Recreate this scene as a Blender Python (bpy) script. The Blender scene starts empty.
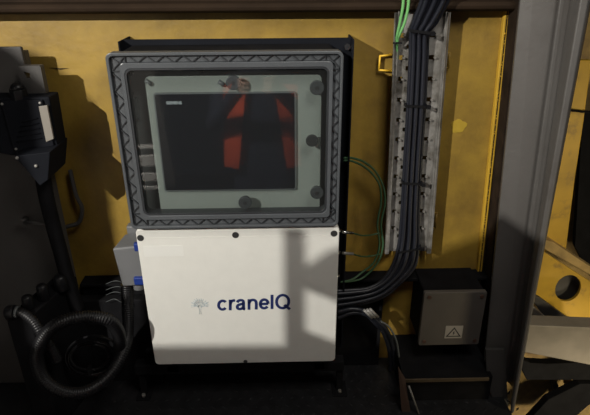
import bpy, bmesh, math, random
from mathutils import Vector, Matrix
random.seed(4)
C = bpy.context.scene.collection
PI = math.pi
S = 0.12                      # height of the deck below the survey origin
CAM = Vector((0, -1.4029, 1.1 + S)); FPX = 529.76; PITCH = .4366; YAW = .0196; ROLL = -.0064
Fw = Vector((math.sin(YAW)*math.cos(PITCH), math.cos(YAW)*math.cos(PITCH), -math.sin(PITCH)))
Rt0 = Vector((math.cos(YAW), -math.sin(YAW), 0)); Up0 = Rt0.cross(Fw)
Rt = math.cos(ROLL)*Rt0 + math.sin(ROLL)*Up0; Up = -math.sin(ROLL)*Rt0 + math.cos(ROLL)*Up0

def at(px, py, y=0.0):
    "where the sight line through a photograph point meets the vertical plane at depth y"
    d = Fw + Rt*(px-295)/FPX - Up*(py-207.5)/FPX
    return CAM + d*((y-CAM.y)/d.y)

# ---------------------------------------------------------------- materials
def mat(name, col, rough=.6, metal=0., var=.15, vscale=6., bump=.0, bscale=60., spec=.5, dirt=None, dscale=3., dlo=.55, dhi=.75):
    m = bpy.data.materials.new(name); m.use_nodes = True
    nt = m.node_tree; N = nt.nodes; L = nt.links
    b = N['Principled BSDF']; b.inputs['Roughness'].default_value = rough; b.inputs['Metallic'].default_value = metal
    b.inputs['Specular IOR Level'].default_value = spec
    tc = N.new('ShaderNodeTexCoord')
    n = N.new('ShaderNodeTexNoise'); n.inputs['Scale'].default_value = vscale; n.inputs['Detail'].default_value = 6
    L.new(tc.outputs['Object'], n.inputs['Vector'])
    r = N.new('ShaderNodeValToRGB'); r.color_ramp.elements[0].position = .3; r.color_ramp.elements[1].position = .7
    lo = [max(0, c*(1-var)) for c in col]; hi = [min(1, c*(1+var)) for c in col]
    r.color_ramp.elements[0].color = (*lo, 1); r.color_ramp.elements[1].color = (*hi, 1)
    L.new(n.outputs['Fac'], r.inputs['Fac']); out = r.outputs['Color']
    if dirt:
        n2 = N.new('ShaderNodeTexNoise'); n2.inputs['Scale'].default_value = dscale; n2.inputs['Detail'].default_value = 9; n2.inputs['Roughness'].default_value = .65
        L.new(tc.outputs['Object'], n2.inputs['Vector'])
        r2 = N.new('ShaderNodeValToRGB'); r2.color_ramp.elements[0].position = dlo; r2.color_ramp.elements[1].position = dhi
        L.new(n2.outputs['Fac'], r2.inputs['Fac'])
        mx = N.new('ShaderNodeMix'); mx.data_type = 'RGBA'
        L.new(r2.outputs['Color'], mx.inputs['Factor']); L.new(out, mx.inputs['A']); mx.inputs['B'].default_value = (*dirt, 1)
        out = mx.outputs['Result']
    L.new(out, b.inputs['Base Color'])
    if bump:
        n3 = N.new('ShaderNodeTexNoise'); n3.inputs['Scale'].default_value = bscale; n3.inputs['Detail'].default_value = 4
        L.new(tc.outputs['Object'], n3.inputs['Vector'])
        bp = N.new('ShaderNodeBump'); bp.inputs['Strength'].default_value = bump; bp.inputs['Distance'].default_value = .002
        L.new(n3.outputs['Fac'], bp.inputs['Height']); L.new(bp.outputs['Normal'], b.inputs['Normal'])
    return m

M = {}
M['yellow'] = mat('yellow_paint', (.31, .198, .030), .5, var=.16, vscale=7, bump=.5, bscale=45, dirt=(.12, .07, .02), dscale=5, dlo=.42, dhi=.78)
M['yellow_bright'] = mat('fresh_yellow_paint', (.72, .43, .03), .5, var=.08)
M['yellow_bay'] = mat('bay_yellow_paint', (.56, .34, .03), .55, var=.15, vscale=9, dirt=(.16, .10, .05), dscale=14, dlo=.55, dhi=.8)
M['tan'] = mat('dusty_yellow_paint', (.42, .29, .11), .8, var=.2, vscale=25, dirt=(.2, .13, .07), dscale=12, dlo=.5, dhi=.75)
M['rust'] = mat('rusty_brown_paint', (.022, .014, .009), .9, var=.5, vscale=20, bump=.4, spec=.15)
M['beam'] = mat('brown_beam_paint', (.022, .013, .007), .8, var=.3, spec=.15, vscale=10, bump=.3)
M['column'] = mat('grey_column_paint', (.108, .102, .095), .42, var=.08, vscale=4, bump=.35, bscale=60, dirt=(.08, .072, .065), dscale=5, dlo=.5, dhi=.8)
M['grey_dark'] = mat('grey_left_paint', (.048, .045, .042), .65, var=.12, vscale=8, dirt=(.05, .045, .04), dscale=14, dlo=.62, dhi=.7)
M['black'] = mat('black_paint', (.007, .007, .008), .85, var=.3, vscale=20, spec=.12)
M['black_gloss'] = mat('black_rubber', (.008, .008, .009), .38, var=.2, spec=.3)
M['navy'] = mat('navy_black_steel', (.006, .007, .010), .75, var=.2, spec=.12)
M['floor'] = mat('black_deck', (.013, .013, .014), .42, var=.3, vscale=30, bump=.4, dirt=(.035, .033, .03), dscale=25, dlo=.6, dhi=.8)
M['white'] = mat('white_powder_coat', (.66, .655, .61), .42, var=.02, vscale=30, bump=.1, bscale=200, spec=.4)
M['lid'] = mat('grey_lid_plastic', (.070, .076, .082), .35, var=.1)
M['rib'] = mat('dark_rib_plastic', (.025, .027, .03), .4, var=.1)
M['case'] = mat('grey_enclosure_plastic', (.11, .12, .12), .5, var=.05)
M['panel'] = mat('pale_grey_panel', (.27, .295, .265), .5, var=.06, vscale=5)
M['panel_dark'] = mat('mid_grey_panel', (.22, .235, .23), .55, var=.06)
M['conduit'] = mat('black_conduit', (.008, .008, .009), .42, var=.2, spec=.35)
M['cable'] = mat('black_cable', (.012, .0135, .020), .42, var=.15)
M['green'] = mat('green_wire', (.15, .40, .13), .5, var=.1)
M['green_dark'] = mat('dull_green_wire', (.025, .07, .03), .5, var=.1)
M['knob'] = mat('dark_grey_knob', (.045, .048, .05), .5, var=.1)
M['steel'] = mat('galvanised_steel', (.30, .29, .27), .5, .45, var=.3, vscale=18, dirt=(.10, .09, .07), dscale=20, dlo=.45, dhi=.7)
M['bright_steel'] = mat('bright_steel', (.6, .6, .58), .25, 1., var=.1)
M['gland'] = mat('grey_connector', (.14, .143, .147), .5, var=.06)
M['blue'] = mat('blue_clip', (.008, .03, .19), .5, var=.1)
M['jbox'] = mat('junction_grey', (.085, .075, .065), .6, var=.08, vscale=14)
M['label'] = mat('cream_label', (.22, .20, .17), .6, var=.05)
M['text_navy'] = mat('navy_print', (.012, .022, .10), .5, var=.02)
M['text_pale'] = mat('pale_blue_print', (.36, .44, .48), .5, var=.02)
M['text_grey'] = mat('grey_print', (.45, .5, .52), .5, var=.02)
M['sticker'] = mat('sticker', (.30, .28, .25), .6, var=.03)
M['ink'] = mat('black_ink', (.02, .02, .02), .6, var=.02)
M['screw'] = mat('rusty_screw', (.09, .05, .035), .6, .3, var=.2)
M['brass'] = mat('worn_brown_edge', (.07, .05, .028), .6, .1, var=.3, vscale=20)
M['copper'] = mat('rust_red_bar', (.045, .024, .016), .7, .1, var=.3)
M['orange'] = mat('orange_vest', (.75, .10, .03), .8, var=.1)
M['skin'] = mat('skin', (.45, .27, .2), .5, var=.05)
M['hair'] = mat('hair', (.02, .015, .01), .6, var=.05)
M['trouser'] = mat('dark_overalls', (.015, .02, .04), .85, var=.1)
M['rail'] = mat('pale_rail_paint', (.75, .75, .72), .5, var=.08)
m = M['screen'] = mat('screen_glass', (.004, .005, .009), .07, var=.05, spec=.75)

# clear lid pane: mostly transparent with a grey tint and a sharp reflection
m = bpy.data.materials.new('clear_polycarbonate'); m.use_nodes = True; nt = m.node_tree; nt.nodes.clear()
o = nt.nodes.new('ShaderNodeOutputMaterial'); t = nt.nodes.new('ShaderNodeBsdfTransparent'); t.inputs[0].default_value = (.83, .85, .85, 1)
g = nt.nodes.new('ShaderNodeBsdfGlossy'); g.inputs['Roughness'].default_value = .03; g.inputs['Color'].default_value = (1, 1, 1, 1)
fr = nt.nodes.new('ShaderNodeFresnel'); fr.inputs['IOR'].default_value = 1.58
mx = nt.nodes.new('ShaderNodeMixShader'); geo = nt.nodes.new('ShaderNodeNewGeometry'); inv = nt.nodes.new('ShaderNodeMath'); inv.operation = 'SUBTRACT'; inv.inputs[0].default_value = 1
mu = nt.nodes.new('ShaderNodeMath'); mu.operation = 'MULTIPLY'
nt.links.new(geo.outputs['Backfacing'], inv.inputs[1]); nt.links.new(fr.outputs[0], mu.inputs[0]); nt.links.new(inv.outputs[0], mu.inputs[1])   # one reflection, at the outer face
nt.links.new(mu.outputs[0], mx.inputs[0]); nt.links.new(t.outputs[0], mx.inputs[1]); nt.links.new(g.outputs[0], mx.inputs[2])
df = nt.nodes.new('ShaderNodeBsdfDiffuse'); df.inputs['Color'].default_value = (.5, .5, .48, 1)
m2 = nt.nodes.new('ShaderNodeMixShader'); m2.inputs[0].default_value = .012
nt.links.new(mx.outputs[0], m2.inputs[1]); nt.links.new(df.outputs[0], m2.inputs[2]); nt.links.new(m2.outputs[0], o.inputs[0])
M['pane'] = m

# ---------------------------------------------------------------- mesh helpers
class MB:
    def __init__(s): s.v = []; s.f = []; s.sm = []
    def add(s, vs, fs, smooth=False):
        n = len(s.v); s.v += [Vector(v) for v in vs]; s.f += [tuple(i+n for i in f) for f in fs]; s.sm += [smooth]*len(fs); return s
    def box(s, x0, x1, y0, y1, z0, z1):
        return s.hexa([(x0, y0, z0), (x1, y0, z0), (x1, y0, z1), (x0, y0, z1)], [(x0, y1, z0), (x1, y1, z0), (x1, y1, z1), (x0, y1, z1)])
    def hexa(s, a, b):
        "front polygon a joined to back polygon b"
        n = len(a); fs = [tuple(range(n)), tuple(range(2*n-1, n-1, -1))]
        fs += [(i, n+i, n+(i+1) % n, (i+1) % n) for i in range(n)]
        return s.add(list(a)+list(b), fs)
    def prism(s, pts, d):
        d = Vector(d); return s.hexa([Vector(p) for p in pts], [Vector(p)+d for p in pts])
    def tube(s, pts, r, n=10, cap=True, smooth=True, rf=None):
        pts = [Vector(p) for p in pts]; vs = []; m = len(pts)
        T = [(pts[min(i+1, m-1)]-pts[max(i-1, 0)]).normalized() for i in range(m)]
        u = T[0].orthogonal().normalized()
        for i, p in enumerate(pts):
            u = (u - T[i]*u.dot(T[i])).normalized(); w = T[i].cross(u)
            rr = rf(i) if rf else (r[i] if isinstance(r, (list, tuple)) else r)
            vs += [p+(u*math.cos(2*PI*k/n)+w*math.sin(2*PI*k/n))*rr for k in range(n)]
        fs = [(i*n+k, i*n+(k+1) % n, (i+1)*n+(k+1) % n, (i+1)*n+k) for i in range(m-1) for k in range(n)]
        s.add(vs, fs, smooth)
        if cap: s.add(vs[:n], [tuple(range(n-1, -1, -1))]); s.add(vs[-n:], [tuple(range(n))])
        return s
    def cyl(s, p, q, r, n=20, r2=None):
        return s.tube([p, q], [r, r if r2 is None else r2], n)
    def ball(s, c, r, n=12, sc=(1, 1, 1)):
        c = Vector(c); pts = []; m = n//2
        for i in range(m+1):
            a = PI*i/m
            pts += [c+Vector((r*sc[0]*math.sin(a)*math.cos(2*PI*k/n), r*sc[1]*math.sin(a)*math.sin(2*PI*k/n), r*sc[2]*math.cos(a))) for k in range(n)]
        return s.add(pts, [(i*n+k, (i+1)*n+k, (i+1)*n+(k+1) % n, i*n+(k+1) % n) for i in range(m) for k in range(n)], True)
    def build(s, name, m, parent=None, bevel=0, seg=2):
        me = bpy.data.meshes.new(name); me.from_pydata(s.v, [], s.f)
        bm = bmesh.new(); bm.from_mesh(me)
        for f, q in zip(bm.faces, s.sm): f.smooth = q
        bmesh.ops.remove_doubles(bm, verts=bm.verts, dist=1e-6)
        bmesh.ops.recalc_face_normals(bm, faces=bm.faces)
        bm.to_mesh(me); bm.free()
        o = bpy.data.objects.new(name, me); C.objects.link(o); me.materials.append(m)
        if parent:
            o.parent = parent; o.matrix_parent_inverse = Matrix.Translation(-parent.location)
        if bevel:
            b = o.modifiers.new('bevel', 'BEVEL'); b.width = bevel; b.segments = seg; b.limit_method = 'ANGLE'; b.angle_limit = .6
        return o

def tag(o, label, cat, group=None):
    o['label'] = label; o['category'] = cat
    if group: o['group'] = group
    return o
def thing(name, loc, label, cat, group=None):
    o = bpy.data.objects.new(name, None); C.objects.link(o); o.location = Vector(loc); o.empty_display_size = .05
    return tag(o, label, cat, group)
def struct(o): o['kind'] = 'structure'; return o
def spline(P, n=12):
    P = [Vector(p) for p in P]; P = [P[0]*2-P[1]]+P+[P[-1]*2-P[-2]]; out = []
    for i in range(1, len(P)-2):
        for k in range(n):
            t = k/n; a, b, c, d = P[i-1:i+3]
            out.append(.5*((2*b)+(c-a)*t+(2*a-5*b+4*c-d)*t*t+(-a+3*b-3*c+d)*t**3))
    out.append(P[-2]); return out
def even(pts, step):
    "resample a path at equal steps"
    out = [pts[0]]; acc = 0
    for a, b in zip(pts, pts[1:]):
        L = (b-a).length; p = a
        while acc+L >= step:
            p = p+(b-p).normalized()*(step-acc); out.append(p.copy()); L = (b-p).length; acc = 0
        acc += L
    return out
def rrect(x0, x1, z0, z1, r, n=6):
    P = []
    for cx, cz, a0 in ((x1-r, z1-r, 0), (x0+r, z1-r, PI/2), (x0+r, z0+r, PI), (x1-r, z0+r, 1.5*PI)):
        for k in range(n+1):
            a = a0+PI/2*k/n; P.append((cx+r*math.cos(a), cz+r*math.sin(a)))
    return P
def ring(mb, outer, inner, y0, y1):
    "frame between two outlines with equal point counts, front y0, back y1"
    n = len(outer)
    vs = [(x, y0, z) for x, z in outer]+[(x, y0, z) for x, z in inner]+[(x, y1, z) for x, z in outer]+[(x, y1, z) for x, z in inner]
    fs = []
    for i in range(n):
        j = (i+1) % n
        fs += [(i, j, n+j, n+i), (2*n+i, 3*n+i, 3*n+j, 2*n+j), (i, 2*n+i, 2*n+j, j), (n+i, n+j, 3*n+j, 3*n+i)]
    return mb.add(vs, fs)
def slab(mb, outline, y0, y1): return mb.hexa([(x, y0, z) for x, z in outline], [(x, y1, z) for x, z in outline])
def holed_sheet(mb, xs, zs, holes, y0, y1, shear=lambda z: 0):
    xs = sorted(set([round(v, 5) for v in xs]+[round(h[i], 5) for h in holes for i in (0, 1)]))
    zs = sorted(set([round(v, 5) for v in zs]+[round(h[i], 5) for h in holes for i in (2, 3)]))
    P = lambda x, y, z: (x+shear(z), y, z)
    ex = lambda i, j: 0 <= i < len(xs)-1 and 0 <= j < len(zs)-1 and not any(h[0]-1e-4 < (xs[i]+xs[i+1])/2 < h[1]+1e-4 and h[2]-1e-4 < (zs[j]+zs[j+1])/2 < h[3]+1e-4 for h in holes)
    for i in range(len(xs)-1):
        for j in range(len(zs)-1):
            if not ex(i, j): continue
            a, b, c, d = xs[i], xs[i+1], zs[j], zs[j+1]
            mb.add([P(a, y0, c), P(b, y0, c), P(b, y0, d), P(a, y0, d)], [(0, 1, 2, 3)])
            mb.add([P(a, y1, c), P(b, y1, c), P(b, y1, d), P(a, y1, d)], [(0, 3, 2, 1)])
            for di, dj, q in ((-1, 0, (a, c, a, d)), (1, 0, (b, c, b, d)), (0, -1, (a, c, b, c)), (0, 1, (a, d, b, d))):
                if not ex(i+di, j+dj):
                    mb.add([P(q[0], y0, q[1]), P(q[2], y0, q[3]), P(q[2], y1, q[3]), P(q[0], y1, q[1])], [(0, 1, 2, 3)])
    return mb
def text_obj(name, s, size, loc, m, parent=None, bold=0., space=1., depth=.0004, xs=1., tilt=0.):
    cu = bpy.data.curves.new(name, 'FONT'); cu.body = s; cu.size = size; cu.offset = bold; cu.extrude = depth; cu.space_character = space
    tmp = bpy.data.objects.new(name, cu); C.objects.link(tmp); dg = bpy.context.evaluated_depsgraph_get(); dg.update()
    me = bpy.data.meshes.new_from_object(tmp.evaluated_get(dg)); C.objects.unlink(tmp); bpy.data.objects.remove(tmp)
    me.transform(Matrix.Translation(Vector(loc)) @ Matrix.Rotation(tilt, 4, 'Y') @ Matrix.Rotation(PI/2, 4, 'X') @ Matrix.Diagonal((xs, 1, 1, 1)))
    me.name = name; me.materials.clear(); me.materials.append(m)
    o = bpy.data.objects.new(name, me); C.objects.link(o)
    if parent: o.parent = parent; o.matrix_parent_inverse = Matrix.Translation(-parent.location)
    return o

# ================================================================ setting
DECK_Y = -.62
struct(MB().box(-2.2, .70, 0, .02, -.8, 2.4).build('wall_back', M['yellow']))
# floor: black tear plate with raised diamonds
fl = MB().box(-2.2, .66, DECK_Y, 0, -.02, 0)
for i in range(-22, 50):
    for j in range(18):
        x = -.9+i*.032+(j % 2)*.016; y = -.6+j*.033
        if x < -.85 or x > .7: continue
        a = PI/4 if j % 2 else -PI/4; c, s_ = math.cos(a), math.sin(a)
        q = [(x+c*u-s_*v, y+s_*u+c*v, z) for u, v, z in ((-.011, 0, 0), (0, -.0035, 0), (.011, 0, 0), (0, .0035, 0), (-.005, 0, .0018), (.005, 0, .0018))]
        fl.add(q, [(0, 1, 4), (1, 5, 4), (1, 2, 5), (2, 3, 5), (3, 4, 5), (3, 0, 4)], True)
struct(fl.build('floor', M['floor']))
# head beam along the top of the wall: rolled flange seen from below its web
zb = at(250, 12.5, -.05).z
bp = [(0, zb), (-.045, zb-.002), (-.056, zb+.004), (-.058, zb+.012), (-.052, zb+.02), (-.02, zb+.024), (-.02, zb+.4), (0, zb+.4)]
struct(MB().hexa([(-2.2, y, z+.004) for y, z in bp], [(.60, y, z) for y, z in bp]).build('trim_1', M['beam'], bevel=.002))
# low black rail beam at the foot of the wall
struct(MB().box(-.62, .70, -.05, 0, .335, .345).box(-.62, .30, -.035, 0, 0, .335).box(.62, .70, -.035, 0, 0, .335).build('baseboard_back', M['black'], bevel=.002))
# weld seam flange and the rusty strip beside the column
sa, sb = at(508.5, 5, -.015), at(478, 290, -.015)
dirv = sb-sa
def seam(mb, off0, off1, y0, y1):
    a, b = sa, sb
    mb.hexa([(a.x+off0, y0, a.z), (a.x+off1, y0, a.z), (b.x+off1, y0, b.z), (b.x+off0, y0, b.z)], [(a.x+off0, y1, a.z), (a.x+off1, y1, a.z), (b.x+off1, y1, b.z), (b.x+off0, y1, b.z)])
sm_ = MB(); seam(sm_, -.008, .006, -.016, 0)
struct(sm_.build('trim_2', M['yellow_bay'], bevel=.002))
gr_ = MB(); seam(gr_, -.0028, .0002, -.0168, -.015); struct(gr_.build('trim_6', M['rust']))
wl = MB(); random.seed(8)
for k in range(95):
    p = sa+dirv*(k+.5)/95
    wl.ball((p.x-.001+random.uniform(-.001, .001), -.0160, p.z+random.uniform(-.002, .002)), random.uniform(.0016, .0032), 8, (.6, .4, 1))
struct(wl.build('trim_3', M['yellow_bright']))
rs = MB(); a, b = sa, sb
rs.hexa([(a.x+.006, -.012, a.z+.05), (.60, -.012, a.z+.05), (.66, -.012, 0), (b.x+.012, -.012, 0)], [(a.x+.006, 0, a.z+.05), (.60, 0, a.z+.05), (.66, 0, 0), (b.x+.012, 0, 0)])
struct(rs.build('trim_4', M['rust']))

# ---------------------------------------------------------------- right-hand column (rolled channel)
def colsec(top, bot, y):
    p, q = at(top, 0, y), at(bot, 330, y); k = (p-q)/(p.z-q.z)
    return (q+k*(1.9-q.z), q+k*(0-q.z))
prof = [(519, 486, -.060), (520, 487, -.10), (556, 511, -.13), (560, 514, -.126), (564, 517, -.134), (570, 521, -.15), (580, 524, -.25), (588, 528, -.255), (590, 529, -.25), (592, 529, -.20), (592, 529, -.02)]
tops = []; bots = []
for a_, b_, y in prof:
    t_, q_ = colsec(a_, b_, y); tops.append(t_); bots.append(q_)
tops.append(Vector((tops[0].x, 0, 1.9))); bots.append(Vector((bots[0].x, 0, 0)))
cm = MB(); cm.hexa(tops, bots)
cl = MB(); e_ = Vector((.005, 0, 0))
cl.hexa([tops[0]-e_, tops[0], bots[0], bots[0]-e_], [Vector((v.x, -.001, v.z)) for v in (tops[0]-e_, tops[0], bots[0], bots[0]-e_)])
struct(cl.build('trim_7', M['rust']))
struct(cm.build('trim_5', M['column'], bevel=.003))

# ---------------------------------------------------------------- left grey stanchion plate
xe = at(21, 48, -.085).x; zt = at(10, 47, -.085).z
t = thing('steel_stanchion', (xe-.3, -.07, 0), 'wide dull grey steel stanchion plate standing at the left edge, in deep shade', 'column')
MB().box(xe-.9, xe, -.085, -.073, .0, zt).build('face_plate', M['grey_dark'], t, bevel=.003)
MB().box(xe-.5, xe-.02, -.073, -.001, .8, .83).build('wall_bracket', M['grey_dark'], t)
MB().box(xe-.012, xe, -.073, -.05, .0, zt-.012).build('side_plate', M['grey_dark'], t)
# small hook and pin on the stanchion
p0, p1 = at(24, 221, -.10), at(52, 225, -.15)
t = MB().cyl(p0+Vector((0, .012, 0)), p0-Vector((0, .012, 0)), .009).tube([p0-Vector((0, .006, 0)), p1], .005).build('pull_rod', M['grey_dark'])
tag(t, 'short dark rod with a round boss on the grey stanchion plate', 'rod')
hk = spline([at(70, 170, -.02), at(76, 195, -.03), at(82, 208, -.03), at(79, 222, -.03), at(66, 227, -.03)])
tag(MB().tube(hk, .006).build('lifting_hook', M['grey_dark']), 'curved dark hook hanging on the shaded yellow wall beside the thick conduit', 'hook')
# bracket with a round hole above the black box
pa = at(17, 66, -.105); pb = at(44, 84, -.105)
hl = rrect(pa.x, pb.x, pb.z-.03, pa.z, .004); cx_, cz_ = at(27, 75, -.105).x, at(27, 75, -.105).z
hole = []
for (x, z) in hl:
    d = Vector((x-cx_, z-cz_)).normalized()*.0085; hole.append((cx_+d.x, cz_+d.y))
t = ring(MB(), hl, hole, -.105, -.085).build('mounting_bracket', M['grey_dark'])
tag(t, 'small grey steel bracket with a round hole, above the black box with the cream label', 'bracket')

# black control box with cream label, mounted on the stanchion
f = [at(-14, 98, -.145), at(49, 97, -.145), at(58, 149, -.145), at(13, 156, -.145), at(-10, 152, -.145)]
ctr = f[0]
t = thing('control_box', at(25, 150, -.15), 'black control box carrying a cream oblong label, on the grey stanchion at the left', 'box')
MB().hexa(f, [Vector((p.x, -.085, p.z-.0)) for p in f]).build('body', M['navy'], t, bevel=.004)
lf = [at(0, 101, -.151), at(42, 100, -.151), at(54, 146, -.151), at(14, 152, -.151)]
MB().hexa(lf, [p+Vector((0, .008, 0)) for p in lf]).build('cover', M['navy'], t, bevel=.002)
lb = [at(39.5, 107, -.154), at(50.5, 106, -.154), at(58, 139.5, -.154), at(47.5, 142, -.154)]
lb = [at(38.5, 106.5, -.154), at(47, 105.5, -.154), at(53.5, 139, -.154), at(46, 142, -.154)]
k_ = MB().hexa(lb, [p+Vector((0, .006, 0)) for p in lb]).build('label_plate', M['label'], t, bevel=.0008); k_['label'] = 'cream oblong label'
rb = MB()
for i in range(5): rb.tube([at(22-i*1.5, 122+i*5, -.152), at(38+i, 118+i*5, -.152)], .0016, 6)
rb.build('ribs', M['navy'], t)
for px, py in ((2, 104), (16, 149), (40, 103)): MB().ball(at(px, py, -.152), .0035, 10).build('screw', M['steel'], t)
q = at(18, 91, -.13)
t = thing('cable_gland', q, 'black cable gland with a bright glint standing on top of the labelled control box', 'gland')
MB().cyl(q+Vector((0, 0, -.045)), q+Vector((0, 0, .005)), .021, 8).build('nut', M['black_gloss'], t, bevel=.002)
MB().ball(q+Vector((0, 0, .008)), .016, 14, (1, 1, .8)).build('dome', M['black_gloss'], t)
# triangular bracket below the box
f = [at(14, 156, -.2), at(50, 152, -.2), at(48, 180, -.2), at(40, 186, -.2)]
t = thing('gusset_bracket', at(35, 165, -.15), 'dark triangular gusset bracket under the labelled control box', 'bracket')
MB().hexa(f, [Vector((p.x, -.085, p.z)) for p in f]).build('plate', M['navy'], t, bevel=.002)
for px, py in ((17, 158), (36, 166)): MB().ball(at(px, py, -.202), .0045, 10).build('bolt', M['steel'], t)

# ---------------------------------------------------------------- thick conduit down the left
pts = spline([at(38, 140, -.115), at(41, 165, -.125), at(46, 195, -.135), at(53, 225, -.14), at(60, 250, -.14), at(68, 280, -.135), at(78, 310, -.13)])
tag(MB().tube(pts, .019, 16).build('cable_conduit', M['black']), 'thick matt black conduit dropping from the labelled control box past the stanchion', 'conduit')

# ---------------------------------------------------------------- low black plug cabinet at lower left
t = thing('plug_cabinet', (-.66, -.085, 0), 'low matt black cabinet standing on the deck behind the coiled corrugated conduit', 'cabinet')
g0, g1 = at(8, 327, -.28), at(46, 300, -.28)
x0, x1, zz = g0.x, at(50, 392, -.28).x, at(25, 322, -.30).z
MB().hexa([(x0, -.28, 0), (x1, -.28, 0), (x1, -.28, zz), (x0, -.28, zz)], [(x0+.05, -.086, 0), (x1+.05, -.086, 0), (x1+.05, -.086, zz), (x0+.05, -.086, zz)]).build('body', M['black'], t, bevel=.004)
MB().box(xe+.001, -.40, -.085, -.052, 0, .31).build('rear_housing', M['black'], t, bevel=.004)
for (px, py, y, r, lab) in ((27, 299, -.24, .016, 'second black plug from the front, on the low black cabinet'), (42, 288, -.2, .017, 'third black plug from the front, on the low black cabinet'), (60, 279, -.155, .019, 'rearmost black plug in the row on the low black cabinet')):
    q = at(px, py, y); zb_ = zz if y < -.16 else .31
    tt = thing('cable_plug', (q.x, y, zz), lab, 'plug', 'black plugs on the low cabinet')
    MB().cyl((q.x, y, min(zz, q.z-.02)), (q.x, y, q.z+.004), r*.9, 14).build('shell', M['black_gloss'], tt, bevel=.001)
    MB().ball((q.x, y, q.z+.004), r*.88, 16, (1, 1, .6)).build('cap', M['black_gloss'], tt)
q = at(14, 312, -.27)
tt = thing('cable_plug', (q.x, -.27, zz), 'front black plug with a dull grey ring, on the low black cabinet', 'plug', 'black plugs on the low cabinet')
MB().cyl(q+Vector((-.018, .0, -.003)), q+Vector((.004, 0, 0)), .019, 16).build('shell', M['black_gloss'], tt, bevel=.002)
MB().cyl(q+Vector((.004, 0, 0)), q+Vector((.011, 0, -.001)), .0155, 16).build('collar', M['case'], tt)['label'] = 'dull grey ring'

def corrugated(path, r, step=.0062):
    p = even(path, step/3)
    return MB().tube(p, 0, 14, rf=lambda i: r*(1+.11*math.cos(2*PI*i/3)))
# short corrugated hose from the front plug
path = spline([q+Vector((.011, 0, -.001)), at(24, 314, -.275), at(33, 321, -.285), at(41, 333, -.295), at(50, 346, -.297), at(58, 362, -.30)])
tag(corrugated(path, .0125).build('corrugated_hose', M['conduit']), 'short black corrugated hose leaving the grey-ringed plug at lower left', 'hose')
# big coiled loop
y = -.25
lp = [at(127, 284, -.155), at(127.5, 305, -.17), at(128, 330, -.20), at(124, 350, -.25), at(112, 372, -.30), at(95, 387, -.335), at(76, 393, -.35), at(57, 389, -.355), at(43, 377, -.35), at(37, 358, -.345),
      at(42, 340, -.338), at(56, 325, -.328), at(75, 318, -.315), at(94, 317, -.30), at(110, 321, -.29), at(119, 334, -.27), at(119, 352, -.24), at(112, 370, -.20), at(104, 380, -.15)]
tag(corrugated(spline(lp), .0155).build('corrugated_hose', M['conduit']), 'long black corrugated hose dropping from the grey connector and coiled in one big loop', 'hose')
# thinner black leads coiled inside the loop
def oval(cx, cy, rx, ry, y, a0=0., a1=2*PI, n=40, tilt=-.1):
    P = []
    for k in range(n+1):
        a = a0+(a1-a0)*k/n; P.append(at(cx+rx*math.cos(a)+tilt*ry*math.sin(a), cy+ry*math.sin(a), y+.01*math.sin(a*2)))
    return P
for i, (cx, cy, rx, ry, y) in enumerate(((90, 357, 19, 13, -.23), (92, 358, 23, 16.5, -.225), (93, 356, 27, 20, -.22))):
    tag(MB().tube(oval(cx, cy, rx, ry, y, .2*i, 2*PI+.1*i), .0034, 8).build('coiled_lead', M['black_gloss']), 'thin glossy black lead coiled inside the big corrugated loop', 'cable', 'leads coiled in the loop')
for i, (dx, y) in enumerate(((0, -.21), (5, -.205))):
    P = spline([at(104+dx, 318, y), at(116+dx*.6, 325, y), at(119+dx*.6, 338, y), at(115+dx*.6, 352, y), at(106, 366, y)])
    tag(MB().tube(P, .0034, 8).build('coiled_lead', M['black_gloss']), 'thin glossy black lead arching down beside the hose, right of the coil', 'cable', 'leads arching beside the hose')
tie = MB().box(-.004, .004, -.010, .008, -.012, .012).build('cable_tie', M['black_gloss']); tie.location = at(90, 370, -.235)
tag(tie, 'small black cable tie gripping the thin leads coiled inside the big loop', 'cable tie')
# fine bare wires under the grey connector
for i, (y0, y1_) in enumerate(((281, 284), (287, 289), (292, 295), (299, 304))):
    P = spline([at(106, y0+3, -.10), at(114, y0, -.12), at(121, y1_-2, -.12), at(127+i, y1_+2, -.10)], 6)
    tag(MB().tube(P, .0008, 6).build('signal_wire', M['case']), 'fine grey wire poking out below the grey connector block', 'wire', 'fine wires below the grey connector')

# ---------------------------------------------------------------- mounting frame (back plate, rail, feet)
px0, px1 = at(121, 40, -.07).x, at(353, 38, -.07).x; pz1 = .929+S
rail_z = .135
t = thing('support_rack', ((px0+px1)/2, -.04, 0), 'tall dark navy steel rack plate on the yellow wall carrying both enclosures', 'rack')
MB().box(px0, px1, -.066, -.062, .10, pz1).build('back_plate', M['navy'], t)
MB().box(px1-.004, px1, -.10, -.001, .13, pz1).build('side_flange', M['navy'], t, bevel=.001)
MB().box(px0, px0+.004, -.10, -.001, .45, pz1).build('side_flange', M['navy'], t, bevel=.001)
MB().box(-.46, px1, -.16, -.125, rail_z-.045, rail_z-.01).build('bottom_rail', M['black'], t, bevel=.003)
for xx in (-.455, px1-.02):
    ft = MB().box(xx, xx+.02, -.15, -.135, 0, rail_z-.045).box(xx-.012, xx+.032, -.175, -.11, 0, .006).build('foot', M['black'], t, bevel=.002)
    MB().cyl((xx+.01, -.16, .006), (xx+.01, -.16, .014), .006, 6).build('foot_bolt', M['steel'], ft)
for xx in (-.36, .08): MB().box(xx, xx+.03, -.16, -.066, .10, .125).build('rail_bracket', M['black'], t)
for px_ in (139, 348):
    q = at(px_, 51 if px_ < 200 else 47.5, -.085); q.y = -.066
    MB().cyl(q, q-Vector((0, .012, 0)), .008, 6).build('plate_bolt', M['bright_steel'], t)['label'] = 'bright steel bolt head'

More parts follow.
